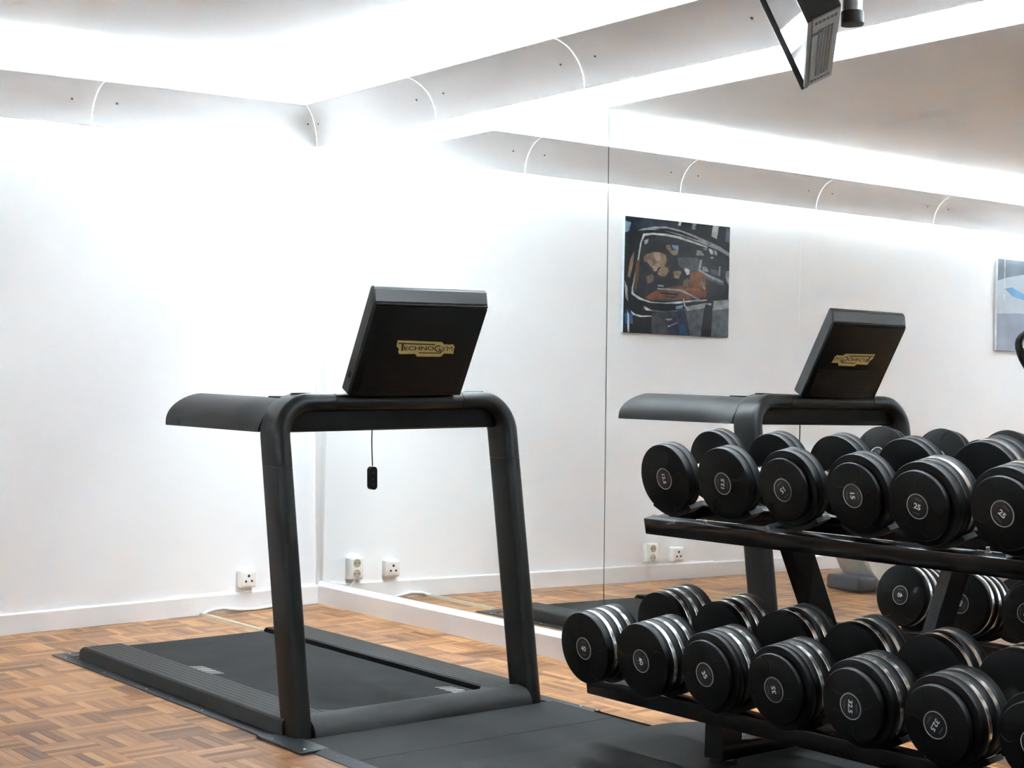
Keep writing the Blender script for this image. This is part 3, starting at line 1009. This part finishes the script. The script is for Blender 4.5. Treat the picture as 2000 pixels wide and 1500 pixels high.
def dumbbell(kind, y, tier, rot, label, rot_back=0, push=0.0):
    K = KINDS[kind]; T = TIERS[tier]
    hl = K['handle']; ht = sum(d[0] for d in K['discs'])
    rmax = max(d[1] for d in K['discs'])
    U, Wv = T['U'], T['W']
    c = Vector((T['c'][0], y, T['c'][1]))+U*push
    b = c-Wv*rmax
    fr = Matrix(((U.x, 0, Wv.x, b.x), (0, 1, 0, b.y), (U.z, 0, Wv.z, b.z), (0, 0, 0, 1)))
    t = thing('dumbbell', label, 'dumbbell', FB @ fr, 'dumbbells on the %s rack tier' % tier)
    Z = Matrix.Translation((0, 0, rmax))
    def mk_handle():
        bm = bmesh.new()
        L = hl/2+.004
        lathe(bm, [(-L, .019), (-L+.012, .019), (-L+.020, .0165), (-L*.45, .0155), (0, .0175), (L*.45, .0155), (L-.020, .0165), (L-.012, .019), (L, .019)], 24, 'x')
        return mesh_of('handle', bm, 'chrome')
    link('handle', cached(('handle', hl), mk_handle), t, Z)
    # heads: side -1 is the front (room side), +1 the mirror side
    for side, rr in ((-1, rot), (1, rot_back)):
        flip = Matrix.Rotation(PI, 4, 'Z') if side < 0 else I4
        hm = Z @ flip @ Matrix.Translation((hl/2, 0, 0))
        h = 0
        def mk_core():
            bm = bmesh.new(); hh = 0
            for th, r, kd in K['discs']:
                if kd == 'r': lathe(bm, disc_prof(hh, th, r), 48, 'x')
                hh += th
            if K['discs'][-1][2] == 'r': pass
            return mesh_of('head', bm, 'rubber', angle=40)
        head = link('head', cached(('core', kind), mk_core), t, hm)
        hh = 0
        for th, r, kd in K['discs']:
            if kd == 'c':
                def mk_ring():
                    bm = bmesh.new(); lathe(bm, [(-.0005, 0), (-.0005, r-.001), (.0005, r), (th-.0005, r), (th+.0005, r-.001), (th+.0005, 0)], 48, 'x'); return mesh_of('chrome_ring', bm, 'chrome')
                link('chrome_ring', cached(('ring', th, r), mk_ring), head, Matrix.Translation((hh, 0, 0)))
            elif kd == 'p':
                def mk_pl():
                    bm = bmesh.new(); lathe(bm, disc_prof(0, th, r, .004), 48, 'x'); return mesh_of('front_plate', bm, 'rubber', angle=40)
                link('front_plate', cached(('plate', th, r), mk_pl), head, Matrix.Translation((hh-.0003, 0, 0)))
            hh += th
        fr_ = K['discs'][-1][1]
        R_ = Matrix.Translation((hh, 0, 0)) @ Matrix.Rotation(math.radians(rr), 4, 'X')
        def mk_ridge():
            bm = bmesh.new()
            for q in range(5):
                a = 2*PI*q/5+.3
                pts = []
                for s_ in range(9):
                    f = s_/8
                    rad_ = .036+(fr_*.93-.036)*f
                    aa = a+.42*math.sin(f*PI)*.55*(1 if q % 2 else -1)
                    pts.append((.0000, rad_*math.cos(aa), rad_*math.sin(aa)))
                tube(bm, pts, .0011, 6)
            return mesh_of('face_ridges', bm, 'rubber')
        link('face_ridges', cached(('ridge', fr_), mk_ridge), head, R_)['kind'] = 'stuff'
        def mk_badge():
            bm = bmesh.new(); lathe(bm, [(-.001, 0), (-.001, .0335), (.0006, .0335), (.0010, .0325), (.0010, 0)], 36, 'x'); return mesh_of('badge', bm, 'badge')
        link('badge', cached('badge', mk_badge), head, R_)
        def mk_bring():
            bm = bmesh.new(); lathe(bm, [(.0008, .0318), (.0018, .0316), (.0018, .0302), (.0008, .0300)], 40, 'x', cap=False); return mesh_of('badge_ring', bm, 'silver')
        link('badge_ring', cached('bring', mk_bring), head, R_)
        def mk_num():
            bm = bmesh.new()
            hgt = .0150 if len(kind) == 2 else .0135
            # seen from outside (+x looking back): right is +y, up is +z
            add_text(bm, kind, lambda u, v, w: (.0016, u*hgt*1.08, v*hgt), .028)
            return mesh_of('number', bm, 'white_print', smooth=False)
        link('number', cached(('num', kind), mk_num), head, R_)
        def mk_small():
            bm = bmesh.new()
            for zz in (.0185, -.0185):
                for k_ in range(7):
                    y0 = -.0105+k_*.003
                    flat(bm, [(.0016, y0, zz-.0014), (.0016, y0+.0022, zz-.0014), (.0016, y0+.0022, zz+.0014), (.0016, y0, zz+.0014)])
            return mesh_of('small_print', bm, 'grey_print', smooth=False)
        link('small_print', cached('small', mk_small), head, R_)['kind'] = 'stuff'
    # saddles under both heads
    body = [d for d in K['discs'] if d[2] != 'p']
    hc = sum(d[0] for d in body)
    for side in (-1, 1):
        inner = .012 if hc < .06 else .030
        saddle(T, y, (c.x, c.z), side*(hl/2+inner), rmax)

ow = ['leftmost', 'second from the left', 'third from the left', 'fourth from the left', 'fifth from the left', 'sixth from the left', 'seventh from the left']
ups = [('12.5', -84, 0), ('12.5', 80, 0), ('15', -145, 0), ('15', -88, 0), ('25', -18, 0), ('25', -42, 0)]
los = [('40', -3, 0), ('40', -72, 0), ('35', -58, 0), ('35', 98, 0), ('32.5', -96, 0), ('32.5', -124, 0), ('30', -60, 0)]
for i, (k, r, p_) in enumerate(ups):
    dumbbell(k, SLOT[i], 'upper', r, 'black %s kg rubber dumbbell, %s on the upper tier' % (k, ow[i]), rot_back=[30, 160, 75, 200, 10, 100][i])
for i, (k, r, p_) in enumerate(los):
    lab = 'black %s kg rubber dumbbell, %s on the lower tier' % (k, ow[i]) if i < 6 else 'black rubber dumbbell cut off by right frame edge on the lower tier'
    dumbbell(k, SLOT[i], 'lower', r, lab, rot_back=[2, 110, 95, 60, 20, 140, 0][i])
# adjusting bolts on the front beams
for tn, ys in (('upper', (-3.17, -3.42, -4.155, -4.215)), ('lower', (-3.17, -3.42, -4.155))):
    T = TIERS[tn]
    for yy in ys:
        bm = bmesh.new()
        big = yy < -4
        lathe(bm, [(.049, .008 if big else .005), (.056, .008 if big else .005), (.056, .005 if big else .0025), (.068 if big else .060, .0048 if big else .002)], 12, 'z', T['fr'] @ Matrix.Translation((.020, yy, 0)))
        rp('bolt', bm, 'bolt')

# ================================================================== TELEVISION
z0 = 1.83
Q = Vector((-.7315, -3.6905, z0))
bd = Vector((-.7343, -.6788, 0))       # along the bottom edge towards the camera
nh = Vector((-.6788, .7343, 0))        # horizontal facing of the screen
TL = math.radians(24.6)
upv = math.cos(TL)*Vector((0, 0, 1))+math.sin(TL)*nh
nrm = math.cos(TL)*nh-math.sin(TL)*Vector((0, 0, 1))
TVW, TVH, TVT = .792, .470, .078
# local frame: x along bottom edge, y = screen normal, z = up the screen; origin at far bottom screen corner
TF = Matrix(((bd.x, nrm.x, upv.x, Q.x), (bd.y, nrm.y, upv.y, Q.y), (bd.z, nrm.z, upv.z, Q.z), (0, 0, 0, 1)))
tv = thing('television', 'tilted black flat television hanging at the top right', 'television', Matrix.Translation(Q+bd*TVW/2-nrm*TVT/2))
def vp(name, bm, m, **k): return part(name, bm, m, tv, TF, **k)
vp('cabinet', mbox(0, TVW, -TVT, -.006, .0015, TVH, bev=.004), 'tv_black')
bm = bmesh.new()
box(bm, -.003, .005, -.010, .0072, -.002, TVH+.002); box(bm, TVW-.006, TVW+.003, -.010, .0008, -.002, TVH+.002)
box(bm, .006, TVW-.006, -.010, .0004, TVH-.008, TVH+.002); box(bm, .006, TVW-.006, -.010, -.0002, -.002, .004)
vp('bezel', bm, 'tv_black', smooth=False)
bm = bmesh.new(); flat(bm, [(.008, 0, .008), (TVW-.008, 0, .008), (TVW-.008, 0, TVH-.008), (.008, 0, TVH-.008)])
bm2 = mbox(.006, TVW-.006, -.0042, -.0001, .004, TVH-.008); bm.free()
vp('screen', bm2, 'tv_glass', smooth=False)
bt = vp('bottom_panel', mbox(.004, TVW-.004, -TVT+.002, -.012, -.0015, .004, bev=.001, seg=1), 'tv_grey')
for i in range(5):
    y0 = -.062+i*.0075
    bm = mbox(.11, TVW-.13, y0, y0+.005, -.0022, .001)
    sub('vent_slot', bm, 'tv_vent', bt, tv, TF, smooth=False)
for xx in (.045, .058, TVW-.06, TVW-.045):
    for k in range(6):
        y0 = -.068+k*.009
        bm = mbox(xx, xx+.007, y0, y0+.006, -.0022, .001)
        sub('vent_slot', bm, 'tv_vent', bt, tv, TF, smooth=False)
bm = mbox(TVW-.17, TVW-.15, -.040, -.013, -.0026, .001, bev=.0006, seg=1)
sub('connector_slot', bm, 'tv_black', bt, tv, TF)
# ceiling mount behind it
pc = Vector((-1.043, -4.118, 0))
mf = Matrix.Translation(pc) @ Matrix.Rotation(math.atan2(bd.y, bd.x), 4, 'Z')
mt = thing('ceiling_mount', 'grey metal ceiling column holding the television', 'tv mount', mf @ Matrix.Translation((0, 0, CEIL)))
def cp(name, bm, m, **k): return part(name, bm, m, mt, mf, **k)
bm = bmesh.new(); prism(bm, rrect(.064, .044, .0215, 6), 1.905, CEIL, 'xyz'); cp('column', bm, 'steel')
bm = bmesh.new(); prism(bm, rrect(.070, .050, .024, 6), 1.880, 1.907, 'xyz'); cp('end_cap', bm, 'olive')
bm = bmesh.new(); prism(bm, rrect(.20, .20, .02, 4), CEIL-.012, CEIL, 'xyz'); cp('ceiling_plate', bm, 'steel')
bm = mbox(-.012, .012, -.145, -.015, 2.05, 2.09, bev=.003); cp('arm', bm, 'tv_black')
bm = mbox(-.036, .036, -.030, -.020, 2.02, 2.12, bev=.002); cp('clamp_plate', bm, 'tv_black')
bm = mbox(-.016, .002, -.0235, -.0215, 1.945, 1.965, bev=.0005, seg=1); cp('cable_slot', bm, 'hole')

# ================================================================== PICTURES ON THE BACK WALL (seen in the mirror)
def flatmat(name, col, rough=0.4, var=0.55, scale=26.0):
    return mat(name, col, rough, var=var, scale=scale, spec=0.25)
pal = {
    'ink': (.006, .006, .008), 'navy': (.014, .018, .040), 'blue': (.010, .055, .150), 'sky': (.16, .25, .36), 'steel': (.075, .080, .088),
    'silver': (.26, .26, .26), 'white': (.46, .46, .46), 'dash': (.135, .045, .016), 'orange': (.200, .082, .030), 'tan': (.25, .16, .09),
    'hair': (.20, .14, .085), 'skin': (.36, .24, .18), 'coat': (.016, .017, .020), 'sleeve': (.15, .105, .075), 'grey': (.040, .041, .045), 'mid': (.016, .017, .018)}
for k, c in pal.items(): M['print_'+k] = flatmat('print_'+k, c)
def panel(x_near, x_far, z0_, z1_, label, shapes, ground):
    t = thing('wall_picture', label, 'picture', Matrix.Translation(((x_near+x_far)/2, WA, z0_)), 'acrylic prints on the left wall')
    yb, yf = WA-.004, WA-.024
    part('acrylic_board', mbox(x_far, x_near, yf, yb, z0_, z1_, bev=.0006, seg=1), 'acrylic_edge', t, smooth=False)
    def uv(u, v): return (x_near+(x_far-x_near)*u, z0_+(z1_-z0_)*v)
    bm = bmesh.new()
    mats = []; 
    def addp(poly, m, lay):
        if m not in mats: mats.append(m)
        vs = []
        for u, v in poly:
            X, Z = uv(min(1, max(0, u)), min(1, max(0, v)))
            vs.append(bm.verts.new((X, yf-.0004-.00006*lay, Z)))
        f = bm.faces.new(vs); f.material_index = mats.index(m)
    addp([(0, 0), (1, 0), (1, 1), (0, 1)], ground, 0)
    for i, (m, poly) in enumerate(shapes): addp(poly, m, i+1)
    me = bpy.data.meshes.new('print')
    bmesh.ops.recalc_face_normals(bm, faces=bm.faces)
    bm.transform(TM[t.name].inverted())
    bm.to_mesh(me); bm.free()
    for m in mats: me.materials.append(M['print_'+m])
    o = bpy.data.objects.new('print', me); COL.objects.link(o); o.parent = t
    # little wall spacers
    for u in (.12, .88):
        for v in (.12, .88):
            X, Z = uv(u, v); b2 = bmesh.new(); tube(b2, [(X, WA, Z), (X, yb-.001, Z)], .008, 8)
            part('wall_spacer', b2, 'bolt', t)
def P_(pts):   # pixels of the mirrored view -> (u,v)
    out = []
    for x, y in pts:
        u = (x-150)/1085.0
        top = 115+u*122; bot = 1322+u*62
        out.append((u, (bot-y)/(bot-top)))
    return out
car = [
 ('sky', P_([(150, 165), (210, 185), (190, 270), (150, 290)])),
 ('navy', P_([(230, 190), (330, 140), (480, 150), (680, 190), (700, 250), (480, 230), (300, 260)])),
 ('white', P_([(690, 178), (718, 182), (708, 222), (684, 214)])),
 ('silver', P_([(835, 192), (875, 198), (860, 262), (824, 250)])), ('white', P_([(1050, 215), (1115, 224), (1095, 362), (1036, 330)])),
 ('steel', P_([(1195, 240), (1232, 245), (1228, 400), (1185, 380)])),
 ('silver', P_([(275, 268), (330, 246), (430, 228), (560, 228), (700, 262), (860, 320), (1010, 385), (1130, 440), (1238, 505), (1236, 545), (1120, 480), (960, 415), (800, 352), (640, 300), (520, 262), (400, 262)])),
 ('ink', P_([(420, 252), (560, 245), (720, 285), (900, 360), (900, 372), (700, 305), (540, 268)])),
 ('white', P_([(330, 300), (430, 292), (560, 302), (700, 330), (860, 385), (1000, 440), (990, 450), (840, 402), (680, 350), (540, 322), (420, 312), (345, 325), (318, 390), (290, 600), (262, 760), (240, 870), (250, 920), (330, 970), (420, 1005), (560, 1018), (700, 1005), (860, 990), (1000, 985), (1000, 998), (860, 1006), (700, 1028), (540, 1034), (400, 1018), (300, 985), (225, 925), (228, 860), (250, 740), (276, 590), (300, 400)])),
 ('mid', P_([(345, 330), (430, 315), (540, 325), (680, 355), (840, 408), (1000, 460), (1236, 580), (1236, 900), (1000, 975), (860, 982), (700, 998), (560, 1008), (420, 995), (330, 958), (255, 900), (262, 800), (300, 560)])),
 ('steel', P_([(680, 545), (900, 552), (915, 690), (1180, 790), (1180, 850), (960, 760), (700, 640)])),
 ('silver', P_([(915, 570), (945, 575), (925, 675), (1000, 720), (1100, 765), (1175, 800), (1175, 820), (1060, 780), (905, 690)])),
 ('silver', P_([(945, 640), (990, 650), (1015, 700), (950, 690)])), ('steel', P_([(1030, 670), (1140, 690), (1135, 750), (1040, 720)])), ('silver', P_([(1125, 640), (1140, 645), (1138, 745), (1120, 735)])),
 ('silver', P_([(1200, 690), (1236, 690), (1236, 850), (1195, 760)])),
 ('silver', P_([(885, 470), (930, 480), (965, 530), (880, 528)])), ('white', P_([(1005, 455), (1050, 470), (1062, 520), (1030, 515)])), ('white', P_([(1062, 470), (1095, 490), (1105, 530), (1078, 525)])),
 ('silver', P_([(945, 450), (995, 455), (985, 475), (955, 468)])), ('silver', P_([(1030, 545), (1060, 540), (1065, 565), (1035, 565)])),
 ('tan', P_([(560, 425), (600, 415), (620, 470), (690, 470), (680, 525), (640, 525), (570, 470)])), ('sky', P_([(620, 420), (690, 425), (690, 470), (640, 460)])),
 ('silver', P_([(340, 370), (385, 355), (375, 400), (345, 415)])),
 ('orange', P_([(820, 705), (930, 700), (985, 745), (985, 880), (930, 930), (800, 900)])), ('silver', P_([(925, 760), (945, 800), (985, 880), (965, 900)])),
 ('dash', P_([(395, 930), (500, 880), (640, 850), (780, 835), (920, 850), (1000, 900), (985, 965), (860, 978), (640, 990), (420, 990), (350, 965)])),
 ('ink', P_([(500, 905), (700, 925), (690, 945), (520, 925)])), ('orange', P_([(600, 880), (900, 858), (930, 890), (640, 905)])), ('ink', P_([(560, 950), (720, 955), (640, 970)])),
 ('dash', P_([(262, 600), (300, 560), (290, 760), (262, 900), (250, 870)])),
 ('coat', P_([(330, 590), (420, 590), (560, 600), (600, 700), (640, 780), (560, 850), (440, 900), (380, 950), (330, 900), (310, 720)])),
 ('hair', P_([(340, 545), (370, 510), (430, 490), (500, 485), (560, 520), (575, 590), (545, 650), (500, 650), (430, 670), (380, 600), (345, 590)])),
 ('ink', P_([(345, 500), (385, 480), (400, 410), (440, 375), (520, 370), (560, 400), (555, 450), (600, 490), (600, 520), (520, 500), (440, 488), (380, 510)])),
 ('skin', P_([(440, 500), (480, 492), (520, 505), (525, 560), (490, 585), (460, 580), (442, 540)])), ('skin', P_([(430, 640), (480, 600), (500, 620), (470, 690), (440, 690)])),
 ('tan', P_([(490, 680), (530, 640), (580, 650), (600, 690), (560, 745), (520, 745), (480, 720)])), ('skin', P_([(650, 700), (690, 685), (725, 700), (700, 770), (650, 760)])),
 ('white', P_([(750, 670), (775, 658), (810, 680), (812, 720), (785, 735), (765, 700)])),
 ('sleeve', P_([(365, 750), (430, 715), (450, 750), (430, 810), (380, 815)])), ('sleeve', P_([(745, 800), (790, 760), (810, 790), (790, 845), (745, 850)])), ('tan', P_([(640, 690), (720, 688), (700, 740), (645, 730)])),
 ('ink', P_([(455, 790), (560, 760), (690, 770), (690, 830), (600, 860), (480, 850)])), ('silver', P_([(485, 830), (545, 838), (545, 852), (485, 846)])),
 ('silver', P_([(480, 865), (640, 872), (730, 880), (860, 945), (960, 1000), (1050, 1030), (1040, 1050), (940, 1015), (820, 945), (700, 895), (480, 878)])),
 ('ink', P_([(230, 960), (420, 1020), (700, 1030), (1000, 1000), (1236, 985), (1236, 1000), (960, 1030), (700, 1060), (420, 1050), (215, 990)])),
 ('steel', P_([(345, 1050), (400, 1085), (560, 1105), (720, 1090), (960, 1045), (960, 1060), (720, 1108), (540, 1122), (380, 1100), (340, 1080)])), ('white', P_([(350, 1050), (385, 1070), (440, 1100), (370, 1095)])),
 ('grey', P_([(430, 1120), (690, 1120), (740, 1350), (430, 1345)])), ('sky', P_([(670, 1055), (750, 1040), (740, 1075), (680, 1085)])),
 ('navy', P_([(560, 1180), (680, 1160), (720, 1350), (600, 1345)])), ('navy', P_([(690, 1100), (770, 1090), (825, 1360), (740, 1355)])), ('blue', P_([(700, 1250), (760, 1240), (800, 1355), (735, 1352)])),
 ('steel', P_([(770, 1075), (975, 1045), (940, 1365), (830, 1360)])), ('silver', P_([(770, 1060), (990, 1020), (975, 1075), (790, 1105)])), ('silver', P_([(1070, 1000), (1236, 990), (1236, 1090), (1060, 1110)])), ('steel', P_([(1060, 1100), (1236, 1080), (1236, 1378), (1050, 1370)])),
 ('white', P_([(745, 975), (760, 980), (775, 1060), (762, 1060)])),
 ('blue', P_([(155, 1130), (230, 1115), (275, 1160), (250, 1240), (170, 1230)])), ('ink', P_([(235, 1100), (430, 1120), (430, 1340), (250, 1325)])), ('white', P_([(185, 1090), (205, 1160), (208, 1320), (192, 1320)])), ('white', P_([(215, 1095), (260, 1130), (330, 1150), (430, 1150), (430, 1160), (310, 1165), (240, 1140)])),
 ('silver', P_([(560, 1185), (640, 1180), (625, 1200), (580, 1200)])), ('silver', P_([(590, 1260), (690, 1220), (690, 1230), (600, 1272)])),
 ('tan', P_([(205, 560), (240, 480), (235, 600), (205, 760), (180, 740)])), ('silver', P_([(150, 780), (180, 850), (190, 1000), (165, 960)])),
]
panel(-1.815, -2.592, 1.352, 1.980, 'glossy print of a driver in a vintage car, reflected in mirror', car, 'ink')
M['print_abs1'] = flatmat('print_abs1', (.16, .19, .23), .08, .5, 3)
M['print_abs2'] = flatmat('print_abs2', (.42, .46, .50), .08, .3, 2.5)
M['print_abs3'] = flatmat('print_abs3', (.27, .29, .34), .08, .3, 2.5)
M['print_abs4'] = flatmat('print_abs4', (.16, .32, .50), .08, .3, 4)
blue = [('abs2', [(0, .76), (.12, .80), (.3, .84), (.6, .9), (1, .8), (1, .2), (0, .2)]), ('abs3', [(0, .0), (1, 0), (1, .40), (.3, .42), (0, .40)]), ('abs4', [(.10, .68), (.2, .60), (.4, .56), (.4, .62), (.2, .70)]), ('white', [(.085, .55), (.10, .55), (.10, 1.0), (.085, 1.0)]),
        ('abs1', [(.3, .9), (.6, 1), (.3, 1)])]
panel(-5.02, -5.79, 1.365, 1.968, 'blue grey glossy abstract print reflected at the right edge of mirror', blue, 'abs1')

# ================================================================== EXERCISE BIKE (seen in the mirror only)
bk = thing('exercise_machine', 'off-white exercise machine with dark grey foot, reflected below the rack', 'exercise machine', Matrix.Translation((-3.2, -.85, 0)))
def bp_(name, bm, m, **k): return part(name, bm, m, bk, **k)
bp_('rear_foot', mbox(-2.815, -2.665, -.955, -.72, .008, .088, bev=.020, seg=4), 'bike_grey')
bm = bmesh.new()
prism(bm, [(-2.86, .03), (-3.45, .02), (-3.55, .10), (-3.60, .45), (-3.45, .62), (-3.2, .60), (-2.98, .42), (-2.80, .26), (-2.72, .20), (-2.80, .11)], -.925, -.70, 'xzy')
bmesh.ops.bevel(bm, geom=list(bm.edges), offset=.018, segments=3, affect='EDGES')
sh = bp_('shroud', bm, 'bike_white')
bm = bmesh.new(); tube(bm, [(-2.79, -.9315, .185), (-3.0, -.9315, .165), (-3.2, -.9315, .20)], .0035, 6)
sub('seam', bm, 'bike_grey', sh, bk)
bm = mbox(-2.86, -2.83, -.933, -.929, .03, .062, bev=.001, seg=1); lbp = sub('label_plate', bm, 'steel', sh, bk)
bp_('front_foot', mbox(-4.62, -4.48, -1.06, -.60, .012, .10, bev=.02, seg=3), 'bike_grey')
bm = bmesh.new(); tube(bm, [(-3.5, -.83, .06), (-4.55, -.83, .06)], .03, 10); bp_('frame_beam', bm, 'bike_grey')
bm = bmesh.new(); tube(bm, spline([(-4.50, -.83, .06), (-4.48, -.83, .60), (-4.47, -.83, 1.12)], 5), .032, 12); bp_('mast', bm, 'bike_white')
for sy in (-.93, -.73):
    bm = bmesh.new()
    s = -1 if sy < -.83 else 1
    tube(bm, [(-3.35, sy, .22), (-3.35+.13*s, sy+.03*s, .16)], .012, 8); bp_('crank', bm, 'steel')
    bp_('pedal', mbox(-3.35+.13*s-.045, -3.35+.13*s+.045, sy+.03*s-.03+.05*s, sy+.03*s+.03+.05*s, .145, .170, bev=.006), 'tm_dark')
bm = bmesh.new()
hc_ = Vector((-4.335, -.83, 1.31))
tube(bm, [hc_+Vector((.17*math.cos(a), .03*math.sin(2*a), .135*math.sin(a))) for a in [2*PI*i/32 for i in range(32)]], .028, 10, closed=True)
bp_('loop_handle', bm, 'tm_body')
bm = bmesh.new(); tube(bm, [(-4.47, -.83, 1.11), (-4.42, -.83, 1.19)], .022, 10); bp_('handle_stem', bm, 'tm_body')
